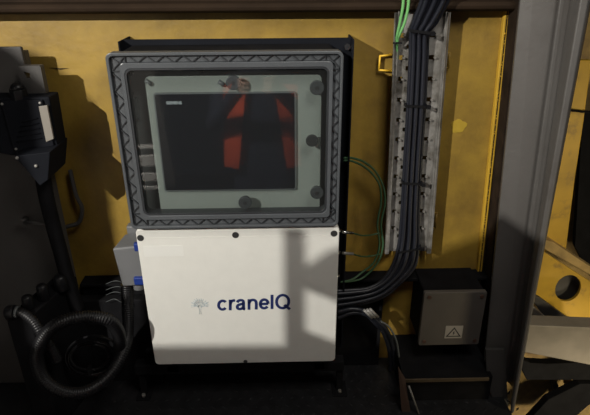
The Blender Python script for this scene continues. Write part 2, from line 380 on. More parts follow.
# ---------------------------------------------------------------- screen enclosure
LX0, LX1, LZ0, LZ1 = -.3848, .1313, .4952+S, .9218+S
t = thing('screen_enclosure', (-.127, -.14, LZ0), 'grey plastic enclosure with a clear lid over a dark touch screen, above the white box', 'enclosure')
# body: open-front tray
W = .006
bo = rrect(LX0+.008, LX1-.008, LZ0+.006, LZ1-.006, .018); bi = rrect(LX0+.008+W, LX1-.008-W, LZ0+.006+W, LZ1-.006-W, .014)
body = MB(); ring(body, bo, bi, -.196, -.07); slab(body, bo, -.0705, -.0665)
body.build('body', M['black'], t)
# lid frame
wx0, wx1, wz0, wz1 = LX0+.036, LX1-.030, LZ0+.036, LZ1-.034
LO = rrect(LX0, LX1, LZ0, LZ1, .014, 8); LI = rrect(wx0, wx1, wz0, wz1, .016, 8)
ch = MB()
G0 = rrect(LX0+.007, LX1-.006, LZ0+.007, LZ1-.007, .010, 8); G1 = rrect(LX0+.027, LX1-.022, LZ0+.024, LZ1-.022, .010, 8)
ring(ch, LO, G0, -.222, -.196); ring(ch, G1, LI, -.221, -.196); ring(ch, G0, G1, -.213, -.196)
lid = ch.build('lid', M['lid'], t, bevel=.0015)
lip = MB(); ring(lip, rrect(wx0, wx1, wz0, wz1, .016, 8), rrect(wx0+.004, wx1-.004, wz0+.004, wz1-.004, .013, 8), -.2195, -.19)
lip.build('lid_gasket', M['rib'], lid)
# truss ribs in the channel
rb = MB()
def rib(a, b, w=.0011):
    a = Vector((a[0], -.2165, a[1])); b = Vector((b[0], -.2165, b[1])); d = (b-a).normalized(); n_ = Vector((-d.z, 0, d.x))*w
    rb.prism([a+n_, b+n_, b-n_, a-n_], (0, .005, 0))
def zig(p, q, inn, n_):
    "zigzag from p to q, the far side offset by inn"
    p, q, inn = Vector(p), Vector(q), Vector(inn)
    for k in range(n_):
        a = p+(q-p)*(k/n_); b = p+(q-p)*((k+.5)/n_)+inn; c = p+(q-p)*((k+1)/n_); rib(a, b); rib(b, c)
        
gx0, gx1, gz0, gz1 = LX0+.007, LX1-.006, LZ0+.007, LZ1-.007
tz, tl, tr_, tb = .015, .020, .016, .017
zig((gx0+.04, gz1), (gx1-.03, gz1), (0, -tz), 11)
zig((gx0+.04, gz0), (gx1-.03, gz0), (0, tb), 11)
zig((gx0, gz1-.035), (gx0, gz0+.035), (tl, 0), 8)
zig((gx1, gz1-.03), (gx1, gz0+.03), (-tr_, 0), 9)
for (ox, oz, ix, iz) in ((gx0+.003, gz1-.003, gx0+tl, gz1-tz), (gx1-.003, gz1-.003, gx1-tr_, gz1-tz), (gx0+.003, gz0+.003, gx0+tl, gz0+tb), (gx1-.003, gz0+.003, gx1-tr_, gz0+tb)):
    rib((ox, oz), (ix, iz))
    sx = 1 if ox < 0 and ix > ox else -1; sz = 1 if iz > oz else -1
    rib((ox+sx*.03, oz-sz*.003), (ix, iz)); rib((ox-sx*.003, oz+sz*.03), (ix, iz)); rib((ox+sx*.03, oz), (ox+sx*.03, iz)); rib((ox, oz+sz*.03), (ix, oz+sz*.03))
rb.build('lid_ribs', M['rib'], lid)
slab(MB(), rrect(wx0+.004, wx1-.004, wz0+.004, wz1-.004, .012), -.214, -.211).build('lid_window', M['pane'], lid)['label'] = 'clear window'
# inner panels
pz0, pz1_ = wz0-.02, wz1+.02
back = MB(); slab(back, rrect(wx0-.03, wx1+.02, pz0, pz1_, .01), -.150, -.146)
back.build('inner_plate', M['panel_dark'], t)
c0, c1 = at(154.3, 94.6, -.187), at(295, 188.7, -.187)
SX0, SX1, SZ0, SZ1 = c0.x, c1.x, c1.z, c0.z
a = at(144, 76, -.180)
pan = slab(MB(), rrect(a.x, at(322, 80, -.180).x, at(200, 212, -.180).z, a.z, .012), -.180, -.150).build('inner_door', M['panel'], t, bevel=.002)
pan['label'] = 'pale grey inner door'
# touch screen
scn = MB(); slab(scn, rrect(SX0, SX1, SZ0, SZ1, .004), -.187, -.180)
scn = scn.build('touch_screen', M['screen'], t, bevel=.001); scn['label'] = 'glossy black touch screen'
bz = MB(); ring(bz, rrect(SX0-.003, SX1+.003, SZ0-.003, SZ1+.003, .005), rrect(SX0, SX1, SZ0, SZ1, .004), -.186, -.180)
bz.build('bezel', M['case'], scn)
q = at(166.5, 104.3, -.1872)
text_obj('maker_name', 'SIEMENS', .0095, (q.x, -.1872, q.z), M['text_grey'], scn, bold=.0003, depth=.0002)
# round black lid knobs (quarter-turn fasteners seen through the lid)
for px, py, dirx in ((233, 83, .2), (317, 88, .6), (312, 141, 1), (245, 203, 1), (317, 193, .6)):
    q = at(px, py, -.208); r = .0165 if px != 312 else .0145
    kb = MB().cyl((q.x, -.180, q.z), (q.x, -.203, q.z), r*.55, 16).cyl((q.x, -.201, q.z), (q.x, -.2085, q.z), r, 28).build('lid_knob', M['ink'] if px == 312 else M['knob'], t, bevel=.0015)
    MB().cyl((q.x, -.2085, q.z), (q.x, -.2098, q.z), r*.32, 6).build('hex_socket', M['ink'], kb)
for px, py in ((148, 82), (221, 83), (200, 75), (128, 76), (129, 97), (131, 102)):
    q = at(px, py, -.182)
    if px in (148, 221):
        MB().tube([q+Vector((-.006, 0, .004)), q+Vector((.007, 0, -.005))], .005, 10).build('door_clip', M['case'], t)
    else:
        yb = -.150
        MB().cyl((q.x, yb, q.z), (q.x, yb-.008, q.z), .0045, 12).build('panel_screw', M['rib'], t)
hb = at(135, 110, -.155); MB().box(hb.x-.012, hb.x+.010, -.160, -.150, hb.z-.022, hb.z+.03).build('hinge', M['case'], t, bevel=.002)

# ---------------------------------------------------------------- white craneIQ box
BX0, BX1, BZ0, BZ1, BY = -.382, .1368, .0453+S, .4842+S, -.2015
t = thing('control_cabinet', ((BX0+BX1)/2, -.13, BZ0), 'white powder-coated control cabinet with dark blue craneIQ lettering, under the screen enclosure', 'cabinet')
MB().box(BX0+.012, BX1-.008, -.185, -.0665, BZ0+.01, BZ1-.012).build('body', M['white'], t, bevel=.006)
cv = MB(); out = rrect(BX0, BX1, BZ0, BZ1, .012)
slab(cv, out, BY, -.183)
cov = cv.build('cover', M['white'], t, bevel=.002)
# raised top fold line
MB().box(BX0+.006, BX1-.006, BY-.0005, BY, BZ1-.026, BZ1-.0245).build('fold_line', M['white'], cov)
for px, py in ((140.5, 238), (235.5, 235), (334, 233.5), (245.5, 361.5)):
    q = at(px, py, BY)
    h = MB().cyl((q.x, BY-.0008, q.z), (q.x, BY+.002, q.z), .0088 if py < 300 else .006, 20).build('corner_hole', M['ink'], cov)
lt = MB(); SW = .0040
def stroke2(px0, px1, pts, n=6, smooth=True, cap=.0):
    "a brush stroke of a letter; pts in letter units (x 0..1 across the letter, z 0..1 = x-height)"
    P = []
    for x, z in pts:
        px = px0+(px1-px0)*x; q = at(px, 310.4-(px-217)*.03-z*10.3, BY); q.y = BY-.0005; P.append(q)
    if smooth: P = spline(P, n)
    A = []; B = []
    for i_, p in enumerate(P):
        d = (P[min(i_+1, len(P)-1)]-P[max(i_-1, 0)]).normalized(); n_ = Vector((-d.z, 0, d.x))*SW; A.append(p+n_); B.append(p-n_)
    for k_ in range(len(P)-1): lt.prism([A[k_], A[k_+1], B[k_+1], B[k_]], (0, .0006, 0))
def arc(cx, cz, rx, rz, a0, a1, n=14): return [(cx+rx*math.cos(math.radians(a0+(a1-a0)*k_/n)), cz+rz*math.sin(math.radians(a0+(a1-a0)*k_/n))) for k_ in range(n+1)]
stroke2(217.4, 227.4, arc(.52, .5, .40, .42, 42, 318), 3)                                  # c
stroke2(229, 235.2, [(.2, -.02), (.2, 1.0)], smooth=False); stroke2(229, 235.2, [(.2, .55), (.34, .80), (.62, .91), (.98, .92)])   # r
stroke2(235.6, 245.8, [(.16, .72), (.28, .88), (.5, .93), (.72, .86), (.78, .66)]); stroke2(235.6, 245.8, [(.78, .72), (.78, .2), (.80, .08), (.94, .04)])
stroke2(235.6, 245.8, [(.78, .58), (.5, .53), (.24, .44), (.16, .26), (.28, .10), (.5, .08), (.70, .18), (.78, .36)])   # a
stroke2(247.6, 257.6, [(.14, -.02), (.14, 1.0)], smooth=False); stroke2(247.6, 257.6, [(.14, .6), (.28, .84), (.52, .92), (.76, .84), (.86, .6), (.86, -.02)])   # n
stroke2(259.2, 269.2, arc(.5, .5, .40, .42, 0, 322), 3); stroke2(259.2, 269.2, [(.10, .5), (.90, .5)], smooth=False)   # e
stroke2(270.4, 273.6, [(.5, -.02), (.5, 1.36)], smooth=False)                                # I
stroke2(275.4, 290, arc(.5, .67, .42, .63, 0, 360, 24), 2); stroke2(275.4, 290, [(.60, .34), (1.0, -.10)], smooth=False)   # Q
lt.build('lettering', M['text_navy'], cov)['label'] = 'dark blue craneIQ lettering'
# pale tree emblem made of short dotted branches
em = MB(); b0 = at(200.5, 314, BY); yy = BY-.0006
def stroke(pts, w=.0005): em.tube([(b0.x+x*.001, yy, b0.z+z*.001) for x, z in pts], w, 6)
for x in (-1.6, 1.6): stroke([(x*1.6, 0), (x, 8), (x*1.2, 16), (x*2.2, 24)])
random.seed(3)
for k in range(15):
    a = PI*(-.12+1.24*k/14); p = (1+math.cos(a)*12, 30+math.sin(a)*9); w_ = a+random.uniform(-.1, .1); r1 = 1+random.uniform(-.12, .08)
    q_ = (1+math.cos(w_)*24*r1, 32+math.sin(w_)*19*r1)
    stroke([(math.cos(a)*3, 24+math.sin(a)*3), p] if k % 2 == 0 else [p, (p[0], p[1]-3)]); stroke([p, q_])
    for e_ in (p, q_, ((p[0]+q_[0])/2+1.5, (p[1]+q_[1])/2+1.5)): em.ball((b0.x+e_[0]*.001, yy, b0.z+e_[1]*.001), .0011, 8, (1, .3, 1))
em.build('emblem', M['text_pale'], cov)['label'] = 'pale blue dotted tree emblem'
# faint rating label
q0, q1 = at(143, 246, BY), at(184, 256, BY)
MB().box(q0.x, q1.x, BY-.0004, BY, q1.z, q0.z).build('rating_label', mat('faint_label', (.69, .69, .65), .3, var=.02), cov)
# side studs with earth lugs
for px, py in ((341.5, 231), (341.5, 252.5), (341.5, 276)):
    q = at(px, py, -.15)
    MB().cyl((BX1-.009, -.15, q.z), (BX1+.010, -.15, q.z), .0045, 12).build('earth_stud', M['bright_steel'], t)

# ---------------------------------------------------------------- grey multi-pole connector on the left side
q0, q1 = at(112.5, 247, -.17), at(137, 286, -.17)
t = thing('cable_connector', ((q0.x+q1.x)/2, -.13, q1.z), 'grey heavy-duty cable connector with blue clips on the left side of the white cabinet', 'connector')
xr = BX0+.011
MB().hexa([(q0.x, -.175, q0.z-.003), (xr, -.175, q0.z+.006), (xr, -.175, q1.z+.004), (q0.x+.010, -.175, q1.z+.002)],
          [(q0.x+.012, -.095, q0.z-.001), (xr, -.095, q0.z+.006), (xr, -.095, q1.z+.004), (q0.x+.014, -.095, q1.z+.002)]).build('hood', M['gland'], t, bevel=.005, seg=3)
MB().box(q0.x+.018, xr, -.094, -.068, q1.z+.02, q0.z+.022).build('housing', M['gland'], t, bevel=.004)
gx = (q0.x+xr)/2+.003
MB().cyl((gx, -.145, q1.z+.006), (gx, -.147, q1.z-.022), .017, 16).build('hose_collar', M['gland'], t, bevel=.002)
for py in (247, 281):
    q = at(134.5, py, -.18)
    MB().box(q.x-.001, xr+.004, -.184, -.170, q.z-.012, q.z+.012).build('clip', M['blue'], t, bevel=.003)['label'] = 'blue locking clip'

# ---------------------------------------------------------------- cable tray
def ux(px, py, y=-.03): return at(px, py, y)
tl_, tr2 = ux(397, 12), ux(444, 16); bl_, br_ = ux(387, 250), ux(425.5, 250)
zt_, zb2 = tl_.z, bl_.z-.004
k = (bl_.x-tl_.x)/(tl_.z-bl_.z)
sh = lambda z: k*(zt_-z)
t = thing('cable_tray', ((tl_.x+tr2.x)/2, -.02, zb2), 'upright perforated galvanised cable tray on the yellow wall, right of the enclosures', 'cable tray')
X0, X1 = tl_.x, tl_.x+.118
holes = []; tabs = []
pitch = .054; z = zt_-.055; i = 0
while z > zb2+.03:
    holes += [(X0+.010, X0+.022, z-.0055, z+.0055), (X0+.028, X0+.044, z-.027-.0055, z-.027+.0055), (X1-.036, X1-.018, z-.0055, z+.0055)]
    tabs += [(X0+.040, z-.027, 1), (X0+.020, z, 0), (X1-.018, z, 0)]
    z -= pitch
tr = MB(); holed_sheet(tr, [X0, X1], [zb2, zt_], holes, -.030, -.028, sh)
tr.build('perforated_base', M['steel'], t)
for xa in (X0, X1-.0025):
    fm = MB().hexa([(xa+sh(zb2), -.048, zb2), (xa+.0025+sh(zb2), -.048, zb2), (xa+.0025, -.048, zt_+.006), (xa, -.048, zt_+.006)],
                   [(xa+sh(zb2), -.028, zb2), (xa+.0025+sh(zb2), -.028, zb2), (xa+.0025, -.028, zt_+.006), (xa, -.028, zt_+.006)])
    xo = xa+.0025 if xa > X0+.01 else xa-.010
    fm.hexa([(xo+sh(zb2), -.048, zb2), (xo+.010+sh(zb2), -.048, zb2), (xo+.010, -.048, zt_), (xo, -.048, zt_)],
            [(xo+sh(zb2), -.046, zb2), (xo+.010+sh(zb2), -.046, zb2), (xo+.010, -.046, zt_), (xo, -.060, zt_)])
    fm.build('side_flange', M['steel'], t, bevel=.0006)
for x, z, big in tabs:
    x += sh(z); w = .010 if big else .006
    MB().box(x-w/2, x+w/2, -.040, -.030, z-.0018, z+.0018).build('tab', M['bright_steel'] if big else M['steel'], t)
for z in (zt_-.2, zb2+.1): MB().box((X0+X1)/2-.03+sh(z), (X0+X1)/2+.03+sh(z), -.028, -.001, z, z+.03).build('wall_spacer', M['steel'], t)

# yellow wire staples on the wall
def staple(a, b, c, d, m, lab):
    y1 = -.014; P = [Vector((p.x, y1, p.z)) for p in (at(*a, -.014), at(*b, -.014), at(*c, -.014), at(*d, -.014))]
    P = [Vector((P[0].x, 0, P[0].z))]+P+[Vector((P[3].x, 0, P[3].z))]
    mb = MB()
    for u, v in zip(P, P[1:]): mb.cyl(u, v, .0026, 8)
    for p in P[1:-1]: mb.ball(p, .0027, 8)
    return tag(mb.build('wall_staple', m), lab, 'bracket')
staple((391, 55), (380, 56), (379, 70), (391, 71), M['yellow_bright'], 'yellow-painted wire bracket on the wall, left of the cable tray')
staple((442, 53), (450, 53), (448.5, 68), (442, 68), M['yellow'], 'dull wire bracket on the wall at the upper right of the cable tray')
staple((427, 214), (437, 213), (435, 228), (426, 229), M['yellow'], 'dark wire bracket on the wall at the lower right of the cable tray')

# ---------------------------------------------------------------- black cable bundle
n_c = 7
GRP = 'black cables in the tray'
random.seed(11)
for i in range(n_c):
    f_ = i/(n_c-1); dy = .004-.0112*(i % 2)
    P = [at(426+f_*26, -22, -.10+dy), at(422+f_*26, 0, -.085+dy), at(414+f_*22, 22, -.065+dy), at(411+f_*17, 34, -.055+dy), at(410.5+f_*16, 60, -.050+dy), at(408+f_*16, 110, -.048+dy), at(404.5+f_*15.5, 170, -.048+dy),
         at(402+f_*16, 215, -.05+dy), at(399+f_*19, 245, -.055+dy), at(393+f_*22, 265, -.065+dy), at(383+f_*20, 280, -.075+dy), at(369+f_*15, 288+f_*8, -.085+dy), at(354+f_*6, 290+f_*14, -.09+dy), at(336, 291+f_*17, -.09+dy)]
    tag(MB().tube(spline(P, 8), .0056, 10).build('power_cable', M['cable']), 'black power cable in the bundle running down the cable tray and bending left under it', 'cable', GRP)
def tie_at(pl, pr, y, lab, w=.0035):
    a, b = at(*pl, y), at(*pr, y)
    mb = MB(); d = (b-a).normalized(); P = []
    for (u, yy_) in ((a, 0), (a, -.022), (b, -.022), (b, 0)): P.append(Vector((u.x, u.y+yy_+.012, u.z)))
    for u, v in zip(P, P[1:]+P[:1]):
        dd = (v-u).normalized(); n1 = Vector((0, 0, 1))*w
        n2 = dd.cross(Vector((0, 0, 1))).normalized()*.001
        mb.hexa([u-n1-n2, v-n1-n2, v+n1-n2, u+n1-n2], [u-n1+n2, v-n1+n2, v+n1+n2, u+n1+n2])
    mb.box(b.x-.004, b.x+.006, b.y-.016, b.y-.008, b.z-.005, b.z+.005)
    return tag(mb.build('cable_tie', M['black_gloss']), lab, 'cable tie')
tie_at((409, 30), (431, 33), -.066, 'topmost black cable tie round the cable bundle in the tray')
tie_at((405, 105), (427, 106), -.052, 'second black cable tie from the top of the cable bundle')
tie_at((402, 182), (422, 183), -.052, 'third black cable tie from the top of the cable bundle')
tie_at((398, 251), (421, 247), -.060, 'lowest black cable tie, where the cable bundle leaves the tray')
# green wires above
for i, dx in enumerate((0, 5)):
    P = [at(404+dx, -20, -.08), at(403+dx*1.05, 5, -.075), at(400+dx*.95, 22, -.068), at(397.5+dx*.45, 34, -.060), at(396.5+dx*.15, 42, -.05), at(396+dx*.1, 60, -.04)]
    tag(MB().tube(spline(P, 8), .0036, 10).build('earth_wire', M['green']), 'bright green earth wire entering the top of the cable tray, %s of the pair' % ('left' if i == 0 else 'right'), 'wire', 'bright green earth wires')
q = at(395.5, 43, -.064); tag(MB().box(q.x-.006, q.x+.016, -.066, -.060, q.z-.002, q.z+.002).ball((q.x-.001, -.067, q.z), .0035, 8).build('cable_tie', M['black_gloss']), 'small black cable tie where the green wires pass the tray flange', 'cable tie')
# dull green wires by the plate edge
for i, r_ in enumerate((0, 4)):
    P = [at(344, 158+r_*.6, -.10), at(352, 158+r_*.8, -.085), at(364-r_*.2, 162+r_, -.07), at(375-r_*.6, 171+r_*.8, -.06), at(383-r_*.8, 186, -.055), at(385-r_, 203, -.05), at(381-r_*.9, 224, -.05), at(383-r_*.9, 245, -.05), at(378-r_, 262, -.055), at(364-r_*.7, 277-r_, -.065), at(352, 281-r_*.4, -.08), at(341, 282, -.095)]
    tag(MB().tube(spline(P, 8), .0030, 8).build('earth_wire', M['green_dark']), 'dull green earth wire looping from the frame edge towards the tray, %s of the two' % ('outer' if i == 0 else 'inner'), 'wire', 'dull green looping earth wires')
for i, (ya, yb) in enumerate(((233, 234), (254, 255))):
    P = [at(343, ya-1, -.15), at(352, ya, -.13), at(362, yb+1.5, -.09), at(371, yb+1, -.06), at(380, yb-1, -.05)]
    t = thing('bonding_wire', P[0], '%s thin dark bonding wire with a metal lug on the white cabinet side' % ('upper' if i == 0 else 'lower'), 'wire', 'bonding wires')
    MB().tube(spline(P, 8), .0022, 8).build('wire', M['green_dark'], t)
    a, b = at(343, ya-1, -.15), at(353, ya, -.13); MB().cyl(a, b, .0042, 10).build('lug', M['bright_steel'] if i == 0 else M['steel'], t)
# loose cables under the bend
for i, (d, m_, r_) in enumerate(((0, 'cable', .0075), (4, 'cable', .0065))):
    P = [at(338, 312+d*1.5, -.10), at(352, 309+d, -.10), at(366, 312+d*.6, -.10), at(377, 321+d, -.09), at(386-d, 330, -.08), at(392-d, 345, -.07), at(395-d, 365, -.07), at(396-d*2, 392, -.07)]
    P[-1].z = max(P[-1].z, .008)
    tag(MB().tube(spline(P, 8), r_, 10).build('loose_cable', M[m_]), 'black cable sagging to the deck below the tray bend, %s of the two' % ('front' if i == 0 else 'rear'), 'cable', 'loose cables below the bend')
for i in range(3):
    a, b = at(364+i*3, 310-i*.5, -.113), at(372+i*3, 318-i*.5, -.108)
    tag(MB().cyl(a, b, .0042, 10).build('wire_ferrule', M['steel']), 'small dull grey wire ferrule resting on the loose black cables', 'ferrule', 'ferrules below the bend')
P = [at(380, 321, -.12), at(389, 327, -.12), at(396, 340, -.12), at(399, 357, -.11)]
tag(MB().tube(spline(P), .0032, 8).build('sheathed_lead', M['case']), 'thin grey sheathed lead arching down right of the white cabinet', 'cable')

# ---------------------------------------------------------------- junction box with warning label
J = [at(427, 293, -.14), at(488, 291.5, -.14), at(484, 344, -.14), at(422.5, 345.5, -.14)]
JX0, JX1, JZ0, JZ1 = at(425.5, 293, -.14).x-.003, at(487.5, 293, -.14).x, at(450, 345, -.14).z, at(450, 292.5, -.14).z
t = thing('junction_box', ((JX0+JX1)/2, -.07, JZ0), 'grey square junction box with a warning triangle label, low on the wall at right', 'junction box')
MB().box(JX0+.003, JX1-.003, -.125, -.0, JZ0+.003, JZ1-.003).build('body', M['black'], t, bevel=.004)
ld = MB(); slab(ld, rrect(JX0, JX1, JZ0, JZ1, .006), -.14, -.125); ld = ld.build('lid', M['jbox'], t, bevel=.002)
for sx_ in (JX0+.016, JX1-.014):
    for sz_ in (JZ0+.016, JZ1-.015):
        MB().cyl((sx_, -.1425, sz_), (sx_, -.139, sz_), .006, 12).build('lid_screw', M['screw'], ld)
a, b = at(446, 326, -.1405), at(461.5, 338, -.1405)
stk = MB().box(a.x, b.x, -.1408, -.1398, b.z, a.z).build('warning_label', M['sticker'], ld); stk['label'] = 'pale square warning label'
tri = MB(); cxx = (a.x+b.x)/2; w = (b.x-a.x)*.44; zlo = b.z+.006; zhi = a.z-.005
A_, B_, C_ = (cxx-w, zlo), (cxx+w, zlo), (cxx, zhi); T3 = [A_, B_, C_]; g_ = ((A_[0]+B_[0]+C_[0])/3, (A_[1]+B_[1]+C_[1])/3)
inn = [(g_[0]+(p[0]-g_[0])*.74, g_[1]+(p[1]-g_[1])*.74) for p in T3]
ring(tri, T3, inn, -.1412, -.1407)
bolt = [(0, .011), (-.0045, .001), (-.0005, .001), (-.003, -.009), (.0045, .003), (.0008, .003), (.003, .011)]
slab(tri, [(cxx+x*.75, g_[1]+z*.7) for x, z in bolt], -.1412, -.1407)
tri.build('warning_triangle', M['ink'], stk)
# black bench below junction box
a, b = at(404, 378, -.2), at(487, 376, -.2)
t = thing('step_ledge', ((a.x+b.x)/2, -.1, 0), 'low black step ledge with a worn brown edge below the junction box', 'ledge')
lz = a.z
MB().box(a.x+.004, b.x+.02, -.195, 0, 0, lz-.006).build('body', M['black'], t)
MB().box(a.x, b.x+.004, -.205, -.0, lz-.006, lz).build('tread', M['black'], t)
MB().box(a.x, b.x+.004, -.209, -.205, lz-.010, lz+.002).build('nosing', M['brass'], t, bevel=.001)['label'] = 'worn brown edge'
# rust-red upright and thin strip by the ledge
q0, q1 = at(401, 372, -.22), at(399, 412, -.22)
tag(MB().hexa([at(398, 366, -.22), at(405, 378, -.22), at(411, 415, -.24), at(402, 415, -.24)], [at(398, 366, -.21), at(405, 378, -.21), at(411, 415, -.23), at(402, 415, -.23)]).build('rusty_bar', M['copper']), 'rusty red-brown bar leaning at the left end of the black step ledge', 'bar')
tag(MB().tube([at(409, 386, -.232), at(421, 420, -.25)], .0028, 8).build('thin_rod', M['steel']), 'thin pale rod slanting down just right of the rusty red-brown bar', 'rod')
# grey kick plate between the ledge and the column
f = [at(486, 350, -.16), at(505, 350, -.16), at(509, 420, -.2), at(500, 420, -.2), at(487, 382, -.18)]
tag(MB().hexa(f, [p+Vector((0, .01, 0)) for p in f]).build('kick_plate', M['grey_dark']), 'dull grey kick plate between the step ledge and the column foot', 'plate')
# paint blob and scratch on the wall
blob = MB(); q = at(458.5, 126, 0)
o_ = []
for k in range(20):
    a = 2*PI*k/20; r = .021*(1+.08*math.sin(3*a+1)+.10*math.sin(5*a)); o_.append((q.x+r*math.cos(a), q.z+r*math.sin(a)*.9))
slab(blob, o_, -.0012, 0); tag(blob.build('paint_blot', mat('touch_up_paint', (.40, .27, .03), .5, var=.12, vscale=30)), 'blot of brighter yellow touch-up paint on the wall, right of the tray', 'paint blot')
tag(MB().hexa([at(49, 67.5, -.002), at(60, 68.3, -.002), at(69, 68.2, -.002), at(60, 69.6, -.002)], [at(49, 67.5, 0.001), at(60, 68.3, 0), at(69, 68.2, 0), at(60, 69.6, 0)]).build('scratch_mark', M['rust']), 'thin dark horizontal scratch on the yellow wall at upper left', 'scratch')

# ---------------------------------------------------------------- bay beyond the column
YB = .55
struct(MB().box(.9, 3.0, YB, YB+.02, -.8, 2.4).build('wall_bay', M['tan']))
def plate(name, pts, y, th, m, **kw):
    return MB().hexa([at(px, py, y) for px, py in pts], [at(px, py, y)+Vector((0, th, 0)) for px, py in pts]).build(name, m, **kw)
t = plate('bay_panel', [(560, 60), (592, 60), (584, 120), (575, 180), (566, 250), (540, 252)], .30, .02, M['yellow_bay'], bevel=.003)
tag(t, 'tall yellow steel panel standing just right of the grey column', 'panel')
t = plate('panel_strap', [(558, 108), (592, 112), (592, 114), (558, 110)], .29, .01, M['black']); tag(t, 'thin black strap across the yellow panel right of the column', 'strap')
t = plate('bay_panel', [(583, 112), (640, 112), (640, 292), (590, 276), (575, 246)], .34, .02, M['black']); tag(t, 'black recessed panel at the right picture edge, beside the tall yellow panel', 'panel')
t = plate('edge_rail', [(544, 240), (553, 242), (600, 273), (600, 281), (540, 247)], .26, .05, M['tan'], bevel=.004); tag(t, 'dusty slanting rail above the yellow beam with the oval hole', 'rail')
# yellow beam with oval hole
yb_ = .2
o_ = [at(*p, yb_) for p in ((536, 247), (602, 289), (602, 345), (528, 295))]
n = 32; outl = []; hol = []; c_ = at(568, 288.5, yb_)
cx_, cz_ = c_.x, c_.z
pc = [(p.x, p.z) for p in o_]
def hit(dx, dz):
    best = None
    for (x0_, z0_), (x1_, z1_) in zip(pc, pc[1:]+pc[:1]):
        ex, ez = x1_-x0_, z1_-z0_; den = dx*ez-dz*ex
        if abs(den) < 1e-9: continue
        tt = ((x0_-cx_)*ez-(z0_-cz_)*ex)/den; uu = ((x0_-cx_)*dz-(z0_-cz_)*dx)/den
        if tt > 0 and -1e-6 <= uu <= 1+1e-6 and (best is None or tt < best): best = tt
    return best
angs = sorted([2*PI*k/n for k in range(n)]+[math.atan2(z-cz_, x-cx_) % (2*PI) for x, z in pc])
for a in angs:
    d = hit(math.cos(a), math.sin(a)); outl.append((cx_+math.cos(a)*d, cz_+math.sin(a)*d))
    rx, rz, tl2 = .046, .058, .25
    hx, hz = rx*math.cos(a), rz*math.sin(a); hol.append((cx_+hx*math.cos(tl2)-hz*math.sin(tl2), cz_+hx*math.sin(tl2)+hz*math.cos(tl2)))
t = ring(MB(), outl, hol, yb_, yb_+.012).build('holed_beam', M['yellow_bay'], bevel=.0015); tag(t, 'slanting yellow steel beam with an oval hole, right of the column', 'beam')
t = plate('backing_plate', [(540, 255), (600, 290), (600, 325), (545, 310)], yb_+.05, .01, M['grey_dark']); tag(t, 'dark grey plate seen through the oval hole of the yellow beam', 'plate')
t = plate('slanting_bar', [(528, 294), (540, 298), (600, 342), (560, 340)], .17, .02, M['grey_dark'], bevel=.002); tag(t, 'grey slanting bar just under the yellow holed beam', 'bar')
t = plate('slanting_bar', [(524, 306), (529, 303), (560, 330), (548, 334)], .13, .02, M['steel'], bevel=.002); tag(t, 'narrow worn steel slanting bar, lower of the two under the holed beam', 'bar')
t = plate('cross_beam', [(519, 325), (600, 328), (600, 367), (512, 350)], .0, .06, M['jbox'], bevel=.003); t.data.materials[0] = mat('worn_grey_beam', (.22, .195, .16), .6, var=.15, vscale=14); tag(t, 'worn grey cross beam running right from the column foot', 'beam')
t = plate('angle_bar', [(515, 357), (530, 363), (548, 364), (600, 362), (600, 380), (527, 380)], .06, .03, M['black'], bevel=.002); tag(t, 'black angle bar just below the worn grey cross beam', 'bar')
t = plate('diagonal_strut', [(548, 400), (580, 384), (600, 384), (600, 396), (560, 430), (520, 430)], .05, .03, M['black'], bevel=.002); tag(t, 'black diagonal strut at the bottom right corner', 'strut')
tag(plate('short_post', [(553, 385), (558, 384), (565, 412), (558, 412)], .16, .03, M['grey_dark']), 'short dark post in the yellow recess, bottom right', 'post')
tag(plate('short_post', [(566, 383), (573, 382), (578, 402), (572, 403)], .18, .03, M['rust']), 'short rust-brown post behind the black diagonal strut', 'post')
t = plate('lower_panel', [(500, 345), (610, 345), (610, 470), (500, 470)], .2, .02, M['tan']); tag(t, 'dusty yellow panel behind the bars at the bottom right corner', 'panel')

# ================================================================ behind the camera (seen only as reflections and shade)
LP = Vector((-1.75, -2.25, 1.95+S))
def shade(pts, yt, yg, th, name, m, ground=True):  # makes the added light blockers, cut to the wanted shadow outlines
    "board standing at depth yg that shades the outline pts (photograph points on the plane yt); its foot runs down to the lower floor"
    k = (yg-LP.y)/(yt-LP.y); P = [LP+(at(px, py, yt)-LP)*k for px, py in pts]
    if ground:
        lo = min(p.z for p in P)
        for p in P:
            if p.z < lo+.02: p.z = -.8
    return MB().hexa(P, [p-Vector((0, th, 0)) for p in P]).build(name, m)
tag(shade([(283, 229), (303, 229), (303, 420), (283, 420)], BY, -1.30, .004, 'shade_post', M['rail']), 'pale unseen post behind the viewer, added to shade a band of the white cabinet', 'post')  # added blocker: upright shadow band on the white cover
tag(shade([(303, 268), (326, 252), (360, 240), (360, 312), (325, 296), (303, 288)], BY, -1.30, .004, 'shade_bar', M['rail'], False), 'pale unseen bar behind the viewer, cut to shade the right of the white cabinet', 'bar')  # added blocker: shadow shape right of that band
tag(shade([(60, 347), (287, 345), (304, 330), (350, 347), (350, 520), (60, 520)], BY, -1.34, .01, 'low_shade_board', M['grey_dark']), 'grey unseen board behind the viewer, added to shade the foot of the white cabinet', 'board')  # added blocker: keeps the key light off the cabinet foot and deck
tag(shade([(380, 300), (385, 285), (385, 262), (430, 240), (480, 225), (501, 214), (548, 242), (640, 262), (640, 560), (380, 560)], -.10, -1.36, .01, 'right_shade_board', M['grey_dark']), 'grey unseen board behind the viewer, cut to shade the lower right', 'board')  # added blocker: darkens the lower right wall and column
tag(shade([(-120, 50), (30, 52), (46, 60), (88, 98), (95, 165), (104, 182), (113, 250), (108, 480), (-120, 480)], 0, -1.32, .01, 'left_shade_board', M['grey_dark']), 'grey unseen board behind the viewer, cut to shade the left of the wall', 'cabinet')  # added blocker, a flat board: shadow outline on the left wall
